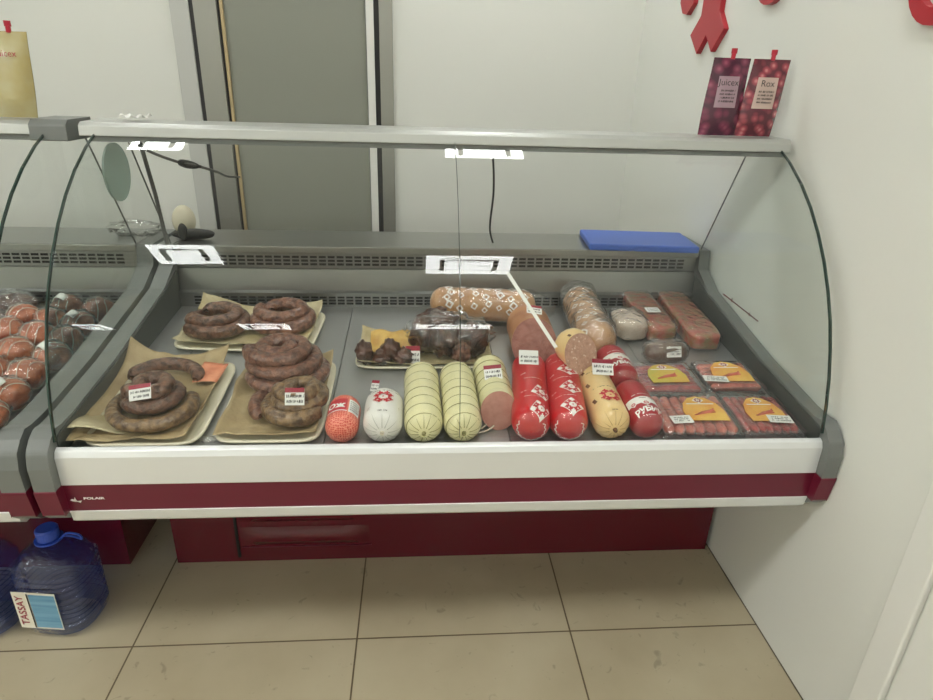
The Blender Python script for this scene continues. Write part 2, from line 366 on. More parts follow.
# ceiling LED panels (seen mirrored in the curved glass)
k = 0
for (x0, x1, y0, y1, where) in [(-1.20, -.87, -1.10, -.72, 'above the water bottles'), (.21, .68, -1.27, -.88, 'straight above the camera side of the long case'),
                                (-1.25, -.87, -3.45, -3.15, 'in the second row, left'), (.15, .76, -3.40, -3.18, 'in the second row, over the case'), (-2.5, -2.3, -3.5, -3.2, 'in the second row, far left'),
                                (-1.25, -1.00, 1.10, 1.36, 'beside the back wall, left'), (.31, .71, 1.08, 1.33, 'beside the back wall, over the case'), (-2.6, -2.2, -1.2, -.8, 'over the left neighbour case')]:
    t = thing('ceiling_light', 'white ceiling light panel '+where, 'ceiling light', ((x0+x1)/2, (y0+y1)/2, 2.8), group='ceiling light panels')
    a, b = (x1-x0)/2, (y1-y0)/2
    MB().box(-a, a, -b, b, -.012, 0).build('diffuser', 'led', t)
    q = MB(); ia, ib = a*.68, b*.62
    q.box(-ia, -ia+.026, -ib, ib, -.02, -.012).box(ia-.026, ia, -ib, ib, -.02, -.012).box(-ia, ia, ib-.022, ib, -.02, -.012).build('frame', 'black', t)
# fill light panels added further down the shop, out of view
for (x, y) in [(-3.4, -1.0), (-3.4, -3.3)]:
    t = thing('ceiling_light', 'square white fill light panel added further down the shop, out of view', 'ceiling light', (x, y, 2.8), group='added fill light panels down the shop')
    MB().box(-.25, .25, -.25, .25, -.012, 0).build('diffuser', 'led', t)

# ================================================================ the refrigerated cases
def case(xl, xr, name, label, decor, lp=(-.045, 0), rp=(0, .037), seams=(), joint=None):
    t = thing(name, label, 'display case', (0, 0, 0))
    # front apron
    top = [(-.086, .630), (-.086, .684), (-.091, .686), (-.100, .681), (-.106, .668), (-.107, .599), (-.086, .599)]
    MB().prism_x(top[::-1], xl, xr).build('front_bumper', 'silver', t, bevel=.002)
    MB().prism_x([(-.08, .599), (-.104, .599), (-.100, .528), (-.08, .528)], xl, xr).build('coloured_band', 'maroon', t)
    MB().prism_x([(-.05, .528), (-.103, .528), (-.098, .500), (-.082, .486), (-.05, .486)], xl, xr).build('lower_band', 'silver', t, bevel=.002)
    MB().prism_x([(-.05, .528), (-.05, .486), (-.04, .485), (.30, .47), (.86, .47), (.86, .64), (.80, .655), (.62, .655), (-.03, .60), (-.085, .60), (-.085, .528)], xl, xr).build('body', 'gray_plastic', t)
    # base
    bl, br = decor['base']
    MB().box(bl, br, .32, .84, 0, .467).build('base', 'maroon_gloss', t)
    # deck
    xs = [xl]+list(seams)+[xr]
    for a, b in zip(xs, xs[1:]):
        MB().prism_x([(-.085, dz(-.085)-.012), (.70, dz(.70)-.012), (.70, dz(.70)), (-.085, dz(-.085))], a+.0012, b-.0012).build('deck_panel', 'steel_deck', t)
    # rear structure
    MB().box(xl, xr, .70, .93, .905, .93).build('worktop', 'steel', t, bevel=.004)
    MB().box(xl, xr, .722, .80, .70, .905).build('rear_wall', 'steel_dark', t)
    MB().prism_x([(.702, .780), (.722, .780), (.722, .852), (.712, .852)], xl, xr).build('rear_panel', 'steel', t)
    MB().prism_x([(.685, .779), (.722, .787), (.722, .730), (.690, .730)], xl, xr).build('lower_vent', 'steel', t)
    MB().box(xl, xr, .716, .722, .855, .903).build('upper_vent', 'steel', t)
    for nm, yy, zz, zh in (('upper_slots', .7155, .862, .036), ('lower_slots', .6865, .738, .032)):
        q = MB(); x = xl+.05
        while x < xr-.06:
            for j in range(3):
                z0 = zz+j*zh/3
                q.box(x, x+.022, yy-(.0008 if nm[0] == 'u' else .0016), yy+.002, z0+.002, z0+zh/3-.003)
            x += .0285
        q.build(nm, 'slot', t)
    # glass panes
    jx = [xl+.001]+([joint] if joint else [])+[xr-.001]
    for a, b in zip(jx, jx[1:]):
        a += .0012 if a != jx[0] else 0; b -= .0012 if b != jx[-1] else 0
        n = len(GP); sp = []
        q = MB(); inn = [(y+.005, z-.002) for y, z in GP]
        q.prism_x(GP+inn[::-1], a, b, True)
        q.sm[-2:] = [False, False]
        g = q.build('glass_pane', 'glass', t)
        md = g.modifiers.new('e', 'EDGE_SPLIT'); md.split_angle = math.radians(40)
    for xe in (xl+.0005, xr-.0005)+((joint,) if joint else ()):
        wd = .0006 if xe == joint else .0017
        q = MB(); q.prism_x([(y-.0015, z+.0005) for y, z in GP]+[(y+.006, z-.002) for y, z in GP][::-1], xe-wd, xe+wd, False)
        q.build('glass_edge', 'glass_edge', t)
    # side glass
    low = [(-.085, .712), (-.06, .717), (.22, .752), (.59, .822), (.70, .86)]
    for xe in (xl-.003, xr+.003):
        poly = [(.352, 1.285), (.515, 1.272), (.70, .94)]+low[::-1][:1]+low[::-1][1:]
        poly = [(y+.008, z) for y, z in GP[1:]]+[(.515, 1.272), (.70, .935), (.70, .861), (.59, .823), (.22, .753), (-.06, .718)]
        MB().prism_x(poly[::-1], xe-.002, xe+.002).build('side_glass', 'side_glass', t)
        MB().tube([(xe, .515, 1.272), (xe, .70, .935)], .0022, 6).build('side_glass_edge', 'gray_cable', t)
    # top rail
    MB().prism_x([(.337, 1.283), (.340, 1.306), (.352, 1.314), (.455, 1.316), (.462, 1.31), (.462, 1.283)][::-1], xl-.033, xr+(.022 if joint and joint > 0 else .0)).build('top_rail', 'rail', t, bevel=.002)
    MB().prism_x([(.345, 1.270), (.345, 1.283), (.45, 1.283), (.45, 1.270)][::-1], xl-.01, xr+.01).build('rail_channel', 'gray_plastic', t)
    MB().prism_x([(.330, 1.27), (.333, 1.306), (.348, 1.318), (.46, 1.319), (.466, 1.27)][::-1], xr+rp[0]-.03, xr+rp[1]+.004).build('rail_end_cap', 'gray_plastic', t, bevel=.004) if xr < 0 else None
    for (a, b) in ((xl-.001, xl+.003), (xr-.003, xr+.001)):
        MB().prism_x([(-.084, .66), (.698, .73), (.698, .85), (.59, .815), (.22, .745), (-.06, .712), (-.084, .705)], a, b).build('inner_reflection', 'dark_reflection', t)  # thin dark sheet standing in for the dim reflection inside each end panel
    # end panels
    _prof = [(-.055, .757), (-.088, .748), (-.112, .730), (-.130, .695), (-.134, .655), (-.131, .614)]
    midp = [(-.131, .614), (-.122, .537)]
    botp = [(-.122, .537), (-.105, .513), (-.085, .500), (-.04, .488), (.30, .455), (.86, .455)]
    tops = [(.93, .60), (.93, .93), (.70, .93), (.69, .87), (.59, .822), (.22, .752), (0, .724), (-.055, .722)]
    for (a, b) in ((xl+lp[0], xl+lp[1]-.001), (xr+rp[0]+.001, xr+rp[1])):
        q = MB(); q.prism_x((tops+[(-.078, .725), (-.10, .712), (-.122, .690), (-.130, .655), (-.129, .600), (-.119, .528)]+botp[1:])[::-1], a, b)
        q.build('end_panel', 'gray_plastic', t, bevel=.008)
        MB().prism_x([(-.1315, .600), (-.1212, .528), (-.09, .528), (.30, .52), (.30, .60), (-.09, .600)][::-1], a-.001, b+.001).build('end_band', 'maroon', t, bevel=.006)
    return t
c1 = case(XL, XR, 'display_case', 'long refrigerated deli case with curved glass holding sausages, standing against the right wall', {'base': (-.59, 1.135)},
          seams=(-.47, -.045, .385, .81), joint=.262)
c2 = case(-2.4, -.712, 'display_case', 'second refrigerated case at the left edge of the photo, mostly out of frame', {'base': (-2.3, -.735)},
          lp=(-.045, 0), rp=(0, .050), seams=(-2.0, -1.6, -1.2), joint=-1.6)
# louvre and details on the base
MB().box(-.40, -.392, .314, .32, .02, .30).build('louvre_gap', 'slot', c1)
q = MB()
for zc in (.10, .19, .28):
    q.grid(lambda u, v: (-.385+.40*u, .318-.016*math.sin(PI*v)*min(1, 6*u, 6*(1-u)), zc-.035+.07*v), 20, 8)
q.build('louvre', 'maroon_gloss', c1)
q = MB(); q.box(-.385, .02, .3165, .32, .055, .058); q.build('louvre_line', 'maroon', c1)
# emblem on the band: little bird and a word
vs, fs = text2d('POLAIR', .012, bold=.0006)
sw = [(0, 0), (.5, .35), (1, .2), (1.25, .9), (1.45, .1), (1.9, -.5), (2.3, -.75), (2.8, -.1), (2.2, -.35), (1.8, -.2), (1.3, -.45), (.6, -.3)]
q = MB(); q.add([(-.592+a*.009, -.1045, .559+b*.010) for a, b in sw], [tuple(range(len(sw)))])
q.add([(-.541+v.x*1.1, -.1045, .563+v.y*.65) for v in vs], fs)
q.build('emblem', 'ink_white', c1)
# price rail support post
MB().tube([(-.585, .545, 1.283), (-.585, .60, 1.1), (-.585, .63, .935)], .006, 8).build('post', 'gray_cable', c1)

# round plate on side glass
t = tag(MB().tube([(-.5975, .41, 1.190), (-.5925, .41, 1.190)], .072, 40, smooth=False).build('round_plate', 'disc'),
        'translucent grey-green round plate fixed to the left side glass of the long case', 'plate')
# white strip modelled in place of a slanting reflection in the front glass
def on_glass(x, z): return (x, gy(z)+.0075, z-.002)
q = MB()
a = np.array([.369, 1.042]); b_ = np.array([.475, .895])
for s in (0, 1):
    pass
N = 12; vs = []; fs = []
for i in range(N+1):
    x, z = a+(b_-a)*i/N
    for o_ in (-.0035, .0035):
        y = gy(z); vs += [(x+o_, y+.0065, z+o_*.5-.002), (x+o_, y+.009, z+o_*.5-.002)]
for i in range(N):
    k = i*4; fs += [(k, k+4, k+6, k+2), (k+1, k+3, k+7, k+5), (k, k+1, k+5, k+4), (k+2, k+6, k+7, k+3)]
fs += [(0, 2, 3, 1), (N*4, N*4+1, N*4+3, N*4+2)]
tag(MB().add(vs, fs).build('reflection_strip', 'tag_white'), 'narrow white strip standing in for a slanting reflection on the curved front glass above the cut ham', 'strip')
q = MB().tube([(1.1035, .478, .852), (1.1035, .261, .845)], .0018, 6)
q.tube([(1.1035, .42, .858), (1.1035, .42, .846)], .0016, 5).tube([(1.1035, .31, .852), (1.1035, .31, .842)], .0016, 5)
tag(q.build('thin_rod', 'dark_red_ink'), 'thin dark red rod clinging to the right side glass of the case', 'rod')

# ---- cables behind the glass
def smooth_path(P, n=8):
    P = [Vector(q) for q in P]; out = []
    for i in range(len(P)-1):
        p0 = P[max(i-1, 0)]; p1 = P[i]; p2 = P[i+1]; p3 = P[min(i+2, len(P)-1)]
        for k in range(n):
            s = k/n; out.append(.5*((2*p1)+(-p0+p2)*s+(2*p0-5*p1+4*p2-p3)*s*s+(-p0+3*p1-3*p2+p3)*s**3))
    return out+[P[-1]]
t = thing('hanging_cable', 'grey cable with an inline connector running under the left end of the top rail', 'cable')
MB().tube(smooth_path([(-.575, .46, 1.272), (-.54, .49, 1.235), (-.48, .51, 1.207), (-.43, .52, 1.195), (-.432, .70, 1.155), (-.52, 1.10, 1.085), (-.645, 1.715, .995)]), .0038, 8).build('cord', 'gray_cable', t)
MB().tube(smooth_path([(-.475, .511, 1.205), (-.45, .515, 1.199), (-.42, .522, 1.193)]), lambda s: .004+.007*math.sin(PI*min(1, s*1.1+.05))**.6, 12).build('connector', 'black', t)
tag(MB().tube(smooth_path([(.345, .42, 1.272), (.375, .50, 1.245), (.395, .60, 1.13), (.40, .70, 1.0), (.42, .77, .934)]), .0032, 8).build('hanging_cable', 'black'),
    'thin black cable hanging from the top rail down to the worktop near the glass joint', 'cable')
# ---- on the worktop
t = thing('cutting_board', 'blue plastic cutting board lying on the steel worktop at the right end', 'cutting board', (.93, .80, .931), (0, 0, math.radians(-5)))
MB().box(-.19, .17, -.13, .09, 0, .022).build('board', 'blue', t, bevel=.006)
lump(.075, .07, .10, .05, seed=3).build('beige_jar', 'beige', None, loc=(-.60, .83, .93))
tag(bpy.data.objects['beige_jar'], 'pale beige round-topped jar behind the left end of the worktop', 'jar')
t = thing('label_gun', 'dark grey label gun lying on the worktop beside the beige jar', 'label gun', (-.555, .775, .93), (0, 0, .15))
lump(.13, .04, .035, .1, seed=5).build('body', 'black', t)
lump(.03, .03, .055, .1, seed=6).build('grip', 'black', t, loc=(-.03, -.01, 0))
t = tag(lump(.16, .07, .05, .6, 6, seed=9, n=26).build('crumpled_film', 'wrap_thick', loc=(-.75, .82, .93)), 'crumpled clear plastic film on the left neighbour worktop', 'plastic film')
# ---- things on the rail
q = MB().grid(lambda u, v: (-.033+.066*u, -.02+.04*v, .004+.009*math.sin(9*u+3*v)**2+.006*abs(u-.5)), 10, 6)
tag(q.build('paper_scrap', 'tag_white', None, loc=(-.523, .40, 1.3165), solid=.001), 'small crumpled white paper scrap on the left end of the top rail', 'paper')
def pouch(x, w, h, lean, mt, label, txt, lab_mat, sp=.5, lw=.55, small=True, rz=0):
    t = thing('sauce_pouch', label, 'pouch', (x, .405, 1.3165), (0, 0, rz))
    def sh(u, v, s):
        e = (1-abs(2*u-1)**3)*(1-v**4)*(min(1, (v+.05)*4))
        return ((u-.5)*w*(1+.03*math.sin(5*v))+lean*v*h, s*(.001+.020*e*(1.1-.5*v)), v*h)
    q = MB(); q.grid(lambda u, v: sh(u, v, -1), 16, 18); q.grid(lambda u, v: sh(1-u, v, 1), 16, 18)
    q.grid(lambda u, v: sh(u, 0, 2*v-1), 16, 2)
    q.build('pouch_body', mt, t)
    c = lean*h+(sp-.5)*w
    MB().tube([(c, 0, h-.003), (c+.001, 0, h+.013)], .0055, 14, smooth=False).tube([(c+.001, 0, h+.010), (c+.001, 0, h+.022)], .0072, 14, smooth=False).build('spout', 'spout_red', t)
    fn = lambda a, b, o_=.0008: (lambda q_: (q_[0], q_[1]-o_, q_[2]))(sh(min(max(a/w+.5, 0), 1), b/h, -1))
    if lab_mat:
        wrapdec(rect(w*lw, h*.40, 10, 10), fn, lab_mat, t, 'paper_label', at=(-.02*w, h*.57))
        f2 = lambda a, b: fn(a, b, .0016)
        wrapdec(text2d(txt, .022), f2, 'ink_dark', t, 'label_writing', at=(-.02*w, h*.69))
        wrapdec(scribble(w*.40, .034, 4, int(x*100)), f2, 'ink_dark', t, 'small_print', at=(-.02*w, h*.52))
    return t
mat('lab_mauve', srgb(168, 140, 150), .35); mat('lab_tan', srgb(196, 172, 162), .35)
pouch(.957, .099, .186, .05, 'grape_dark', 'dark berry sauce pouch with a mauve label, left of the pair on the rail', 'Juicex', 'lab_mauve')
pouch(1.055, .099, .186, .09, 'grape_red', 'red berry sauce pouch with tan label, right of the pair beside the wall', 'Rox', 'lab_tan')
t = pouch(-.80, .09, .188, .10, 'pouch_yellow', 'yellow sauce pouch with a red cap standing on the left neighbour case rail', 'Juicex', None, sp=.55)
wrapdec(text2d('Juicex', .02), lambda a, b: (a+.015, -.019, b+.12), 'tag_maroon', t, 'label_writing', at=(0, .02))

# ---- red letters on the right wall (front face x = 1.12)
def letter(pts, name, label, hole=None):
    q = MB(); n = len(pts)
    q.add([(1.134, a, b) for a, b in pts]+[(1.1505, a, b) for a, b in pts], [tuple(range(n))]+[(i, i+n, (i+1) % n+n, (i+1) % n) for i in range(n)])
    t = thing(name, label, 'wall letter', (0, 0, 0))
    q.build('letter_body', 'letter_red', t, bevel=.002)
zc = 1.71
X = [(1.060, 1.657), (1.130, 1.601), (1.050, 1.538), (.994, 1.593), (.935, 1.540), (.862, 1.605), (.918, 1.659), (.918, 1.761), (.862, 1.815), (.935, 1.880), (.994, 1.827), (1.050, 1.882), (1.130, 1.819), (1.060, 1.763)]
letter(X, 'wall_ornament', 'large red cross-shaped wall ornament above the sauce pouches')
letter([(1.27, 1.715), (1.235, 1.678), (1.191, 1.670), (1.145, 1.702), (1.145, 1.83), (1.27, 1.83)], 'wall_letter', 'red letter foot on the wall, left of the cross-shaped ornament')
def ring(cy, cz, ro, ri, zsc, name, label):
    t = thing(name, label, 'wall letter'); n = 28; q = MB(); vs = []
    for i in range(n):
        a = 2*PI*i/n; c, s = math.cos(a), math.sin(a)
        vs += [(1.134, cy+ro*c, cz+ro*s*zsc), (1.134, cy+ri*c, cz+ri*s*zsc), (1.1505, cy+ri*c, cz+ri*s*zsc), (1.1505, cy+ro*c, cz+ro*s*zsc)]
    fs = []
    for i in range(n):
        j = (i+1) % n
        fs += [tuple((i*4+k, i*4+(k+1) % 4, j*4+(k+1) % 4, j*4+k)) for k in range(4)]
    q.add(vs, fs); q.build('letter_body', 'letter_red', t)
ring(.615, 1.735, .088, .045, 1.0, 'wall_letter', 'red rounded letter on the wall at the top edge, right of the cross ornament')
ring(-.030, 1.648, .090, .062, 1.08, 'wall_letter', 'red curved letter on the wall at the top right corner of the photo')

# ================================================================ goods
def tray(name, label, cx, cy, w, l, rz=0, mt='cream_tray', h=.014, group='cream serving trays'):
    t = thing(name, label, 'tray', (cx, cy, dz(cy)), (SA*math.cos(rz), 0, rz), group)
    def ringp(sx, sy, z, n=40, pw=.28):
        out = []
        for i in range(n):
            a = 2*PI*i/n; c, s = math.cos(a), math.sin(a)
            out.append((math.copysign(abs(c)**pw, c)*sx/2, math.copysign(abs(s)**pw, s)*sy/2, z))
        return out
    n = 40; R = [ringp(w-.05, l-.05, .001), ringp(w-.012, l-.012, h), ringp(w, l, h), ringp(w, l, h-.004), ringp(w-.008, l-.008, h-.004), ringp(w-.044, l-.044, 0)]
    R = [ringp(w-.05, l-.05, .003)]+R[1:]
    vs = [q for rr in R for q in rr]; fs = []
    for j in range(len(R)-1):
        for i in range(n): fs.append((j*n+i, j*n+(i+1) % n, (j+1)*n+(i+1) % n, (j+1)*n+i)[::-1])
    fs.append(tuple(range(n))); fs.append(tuple((len(R)-1)*n+i for i in range(n))[::-1])
    MB().add(vs, fs, True).build('dish', mt, t); return t
def sheet(name, label, cx, cy, w, l, rz, lift, mt='parchment', z0=.005, seed=0, amp=.006, group='parchment liners'):
    """paper sheet: lift = heights of the 4 corners (fl, fr, br, bl)"""
    def fn(u, v):
        x = (u-.5)*w; y = (v-.5)*l
        e = max(abs(2*u-1), abs(2*v-1)); ed = max(0, (e-.72)/.28)
        k = .36*(lift[0]*(1-u)*(1-v)+lift[1]*u*(1-v)+lift[2]*u*v+lift[3]*(1-u)*v)
        k2 = (abs(2*u-1)*abs(2*v-1))**2.2
        n = noise.noise(Vector((u*4+seed, v*4, seed)))
        x *= 1+.05*n; y *= 1+.05*noise.noise(Vector((u*3, v*3+seed, 5)))
        z = z0+ed**1.5*.013+k*k2*1.6+amp*(n+.6)*(.25+ed)+amp*.5*(noise.noise(Vector((u*11, v*11, seed)))+.5)
        return (x, y, z)
    t = MB().grid(fn, 36, 36).build(name, mt, None, solid=.0008)
    t.location = (cx, cy, dz(cy)); t.rotation_euler = (SA*math.cos(rz), 0, rz); tag(t, label, 'paper', group); return t
def coil(name, label, cx, cy, zoff, turns, mt, tr=.017, group=None, end=True):
    """turns: list of (radius, angle0deg, angle1deg, z0, z1, ox, oy, sx) joined in sequence"""
    pts = []
    for (R0, R1, a0, a1, z0, z1, ox, oy, sx) in turns:
        n = max(8, int(abs(a1-a0)/7))
        for i in range(n+1):
            s = i/n; a = math.radians(a0+(a1-a0)*s); R = R0+(R1-R0)*s
            pts.append((ox+sx*R*math.cos(a), oy+R*math.sin(a), tr+z0+(z1-z0)*s))
    seed = random.random()*50; N = len(pts)
    def rad(s):
        e = min(1, (s*N+.3)/4, ((1-s)*N+.3)/4)
        k = tr*math.sqrt(max(.06, 1-(1-e)**2))
        return lambda th: k*(1+.16*noise.noise(Vector((s*N*.2+seed, math.cos(th), math.sin(th))))+.09*noise.noise(Vector((s*N*.9+seed, math.cos(th)*2.5, math.sin(th)*2.5))))
    t = thing(name, label, 'sausage', (cx, cy, dz(cy)+zoff), (SA, 0, 0), group)
    MB().tube(pts, rad, 20).build('casing', mt, t)
    return t
G1 = 'dark coiled sausages on trays'
# ---- T1 back tray with two coils
tray('serving_tray', 'cream tray at the back left carrying two dark sausage coils', -.325, .505, .40, .27, -.06)
sheet('parchment_liner', 'crinkled parchment under the two coils on the back left tray', -.33, .52, .375, .26, -.06, (.02, .0, .045, .075), 'parchment_light', seed=1)
coil('sausage_coil', 'dark brown sausage coil, left one of two on the back left tray', -.425, .505, .016, [(.078, .06, 200, 560, 0, .004, 0, 0, 1.1), (.06, .03, 200, 520, .022, .028, 0, .005, 1.25)], 'meat_brown', .020, G1)
coil('sausage_coil', 'dark brown sausage coil, right one of two on the back left tray', -.235, .525, .016, [(.08, .066, 150, 520, 0, .006, 0, 0, 1.05), (.06, .03, 160, 560, .022, .030, 0, .01, 1.25)], 'meat_brown2', .020, G1)
# ---- T2 front left tray
tray('serving_tray', 'cream tray at the front left corner below the sausage with the orange sticker', -.445, .122, .26, .37, .0)
sheet('parchment_liner', 'wide parchment sheet hanging over the front left tray', -.470, .135, .255, .385, .0, (.0, .02, .06, .10), 'parchment', seed=4)
q = MB().grid(lambda u, v: (-.598+.11*u, -.045+.10*v+.03*u, dz(0)+.012+.03*(1-u)*(1-v*.5)+.006*math.sin(5*u+4*v)), 10, 10)
tag(q.build('parchment_flap', 'parchment_light', None, solid=.0008), 'loose parchment flap sticking out toward the left front corner of the case', 'paper')
coil('sausage_coil', 'tan brown sausage ring lying under the smaller coil on the front left tray', -.45, .060, .016, [(.086, .080, 60, 400, 0, .002, 0, 0, 1.05)], 'meat_tan', .017, G1)
coil('sausage_coil', 'small dark sausage coil with a price tag, stacked on the tan ring', -.455, .075, .034, [(.052, .046, 200, 560, 0, .004, 0, 0, 1.1), (.042, .015, 200, 620, .028, .036, 0, .0, 1.1)], 'meat_brown', .018, G1)
# behind it a low coil
coil('sausage_coil', 'dark sausage loop lying behind the tagged coil on the front left tray', -.475, .19, .016, [(.070, .06, -10, 190, 0, .004, 0, 0, 1.2)], 'meat_brown', .018, G1)
MB().grid(lambda u, v: (-.402+.062*u+.008*v, .175+.085*v, dz(.175)+.027+.003*math.sin(3*u+2*v)+.016*v), 6, 6).build('orange_sticker', 'orange_sticker', None, solid=.0006)
tag(bpy.data.objects['orange_sticker'], 'orange printed paper sticker on the parchment of the front left tray', 'sticker')
# ---- T3 centre-left tray
tray('serving_tray', 'cream tray in front, right of the front left tray, with stacked brown sausages', -.172, .128, .245, .37, .0)
sheet('parchment_liner', 'brown parchment under the stacked sausages on the second front tray', -.176, .137, .228, .36, .0, (.0, .01, .04, .02), 'parchment', seed=9)
coil('sausage_coil', 'large reddish brown sausage bundle at the back of the second front tray', -.165, .205, .018,
     [(.085, .078, 180, 540, 0, .006, 0, 0, 1.05), (.075, .07, 180, 540, .030, .036, -.008, .012, 1.05), (.066, .02, 180, 760, .060, .066, -.018, .015, 1.15)], 'meat_brown2', .020, G1)
coil('sausage_coil', 'brown sausage coil with a price tag at the front of the second front tray', -.118, .052, .018,
     [(.066, .062, 90, 330, 0, .006, 0, 0, 1.0), (.048, .045, 180, 540, .018, .026, .008, .010, 1.05), (.04, .015, 180, 620, .040, .044, .008, .010, 1.1)], 'meat_tan', .019, G1)
coil('sausage_link', 'short curved brown sausage link poking out left of the tagged coil', -.185, .062, .018, [(.055, .05, 120, 250, 0, 0, 0, 0, .6)], 'meat_brown2', .017, G1)
# ---- T4
tray('serving_tray', 'narrow cream tray at the middle with dark smoked meat and a yellow sheet', .188, .362, .385, .185, .0)
sheet('parchment_liner', 'pale parchment with a raised corner on the middle tray', .19, .365, .37, .18, .0, (.02, .01, .02, .05), 'parchment_light', seed=14)
q = MB().grid(lambda u, v: (.035+.12*u, .33+.06*v+.004*math.sin(8*u), dz(.36)+.012+.055*v+.003*math.sin(12*u+5*v)), 12, 8)
tag(q.build('yellow_sheet', 'yellow_sheet', None, solid=.0008), 'glossy yellow film sheet leaning behind the small smoked pieces', 'sheet')
GD = 'small smoked meat pieces on the middle tray'
for i, (x, y, s, lb) in enumerate([(.022, .30, (.038, .05, .050), 'leftmost, at the tray corner'), (.068, .298, (.04, .045, .03), 'low one beside the corner piece'), (.094, .315, (.045, .05, .048), 'tallest one in front of the yellow sheet'), (.128, .30, (.042, .045, .035), 'right one beside the price tag')]):
    tag(lump(*[q_*1.25 for q_ in s], .42, 3.2, seed=20+i, n=30).build('smoked_meat', 'meat_dark', None, loc=(x, y, dz(y)+.012)), 'small dark smoked meat piece, '+lb, 'meat', GD)
for i, (x, y, s, z, m_, lb) in enumerate([(.185, .37, (.06, .08, .085), .012, 'meat_dark', 'upright piece behind the price tag, in film'), (.245, .345, (.07, .075, .07), .012, 'meat_dark', 'large rounded one in the middle of the bag'),
                            (.292, .305, (.04, .04, .045), .012, 'meat_brown2', 'reddish knob at the front of the bag'), (.325, .35, (.075, .08, .075), .012, 'meat_dark', 'right one in the bag, with pale wrinkles'), (.225, .41, (.09, .05, .06), .05, 'meat_dark', 'one lying on top at the back of the bag')]):
    tag(lump(*[q_*1.2 for q_ in s], .42, 3.5, seed=30+i, n=30).build('smoked_meat', m_, None, loc=(x, y, dz(y)+z)), 'dark smoked meat, '+lb, 'meat', 'bagged smoked meat on the middle tray')
tag(lump(.235, .145, .12, .32, 5, seed=41, n=34).build('plastic_bag', 'wrap', None, loc=(.262, .36, dz(.36)+.011)), 'clear plastic bag around the dark smoked meat on the middle tray', 'bag')

# ---- generic sausage
def sausage(name, label, x, y, rz, L, R, mt, front='round', back='round', z=0, pleat=.04, group=None, tilt=None, cutm='cut_pink', cutang=0, ring_w=None, cat='sausage', endp=.47):
    t = thing(name, label, cat, (x, y, dz(y)+z), ((SA*math.cos(rz)) if tilt is None else tilt, 0, rz), group)
    EL = R*.95
    def rr(v):
        e = 1
        if front == 'round' and v < EL: e = min(e, (1-(1-v/EL)**2.3))
        if back == 'round' and v > L-EL: e = min(e, (1-(1-(L-v)/EL)**2.3))
        k = R*max(e, 0)**endp
        if ring_w:
            k *= 1-.035*abs(math.cos(PI*(v-.02)/ring_w))**10
        return k
    nv, nu = 44, 36; mb = MB()
    def fn(u, v):
        s = v; vv = L*(.5-.5*math.cos(PI*s)) if front == 'round' or back == 'round' else L*s
        k = rr(vv); th = 2*PI*u
        ed = 0
        if front == 'round': ed = max(0, 1-vv/EL)
        if back == 'round': ed = max(ed, 1-(L-vv)/EL)
        k *= 1+pleat*ed**1.5*math.sin(16*th)+.01*noise.noise(Vector((th*2, vv*30, x*10)))
        y_ = vv
        if front == 'cut' and vv < L*.5: y_ = vv+(math.tan(cutang)*math.cos(th)*k)*(1-vv/(L*.5))
        return (math.sin(th)*k, y_, R+math.cos(th)*k)
    mb.grid(fn, nu, nv, wrap=True)
    mb.build('casing', mt, t)
    if front == 'cut':
        c = MB(); n = 36
        def fd(u, v):
            th = 2*PI*u; k = R*v*1.0
            return (math.sin(th)*k, -.0003-.002*(1-v*v)+math.tan(cutang)*math.cos(th)*k, R+math.cos(th)*k)
        c.grid(fd, n, 6, wrap=True); c.build('cut_face', cutm, t)
    surf = lambda u, v, o_=.0009: (math.sin(u/R)*(rr(v)+o_), v, R+math.cos(u/R)*(rr(v)+o_))
    return t, surf, rr
def clip(t, R, y=-.004, m='white_string', folds=None):
    if folds:
        rr_, mt, nf = folds
        for i in range(nf):
            a = 2*PI*i/nf+.07*math.sin(i*5); P = []
            for k in range(7):
                v = .0012+.017*(k/6)**1.3*(1+.3*math.sin(i*3)); q_ = rr_(v)+.0004; P.append((math.sin(a)*q_, v, R+math.cos(a)*q_))
            MB().tube(P, lambda s: .0009*(1-.7*s), 5).build('casing_fold', mt, t)
    MB().tube([(0, y+.012, R), (0, y, R), (0, y-.004, R)], lambda s: .006-.002*s, 10).build('end_knot', m, t)
def strings(t, rr, R, vs_, m='string', w=.0011):
    for v in vs_:
        k = rr(v)+w*.3
        MB().tube([(math.sin(2*PI*i/30)*k, v+.0015*math.sin(2*PI*i/30), R+math.cos(2*PI*i/30)*k) for i in range(30)], w, 6, closed=True).build('string', m, t)
def emblem(t, surf, u, v, s, rot=0, ink='ink_red', bg='ink_white', shape='diamond', rows=ORN, cell=.0027):
    if bg:
        vf = diamond(s*1.0, s*1.0, 12); wrapdec(vf, surf, bg, t, 'emblem_ground', (u, v), rot)
    wrapdec(pix(rows, cell), lambda a, b: surf(a, b, .0016), ink, t, 'emblem', (u, v), rot)
# coral net sausage
t, sf, rr = sausage('netted_sausage', 'short coral red netted sausage, leftmost in the front row', -.003, -.066, 0, .130, .038, 'net_red', pleat=.05); clip(t, .037, -.002, 'net_red')
wrapdec(rect(.045, .05, 10, 6), sf, 'ink_red', t, 'printed_band', (-.012, .065)); wrapdec(rect(.03, .05, 8, 6), sf, 'tag_white', t, 'white_panel', (.03, .065))
wrapdec(scribble(.024, .04, 5, 3), lambda a, b: sf(a, b, .0018), 'ink_dark', t, 'small_print', (.03, .065))
wrapdec(text2d('Ож', .026, bold=.001), lambda a, b: sf(a, b, .0018), 'ink_white', t, 'writing', (-.014, .062))
wrapdec(rect(.048, .003, 10, 1), lambda a, b: sf(a, b, .0016), 'ink_white', t, 'stripe', (-.012, .041))
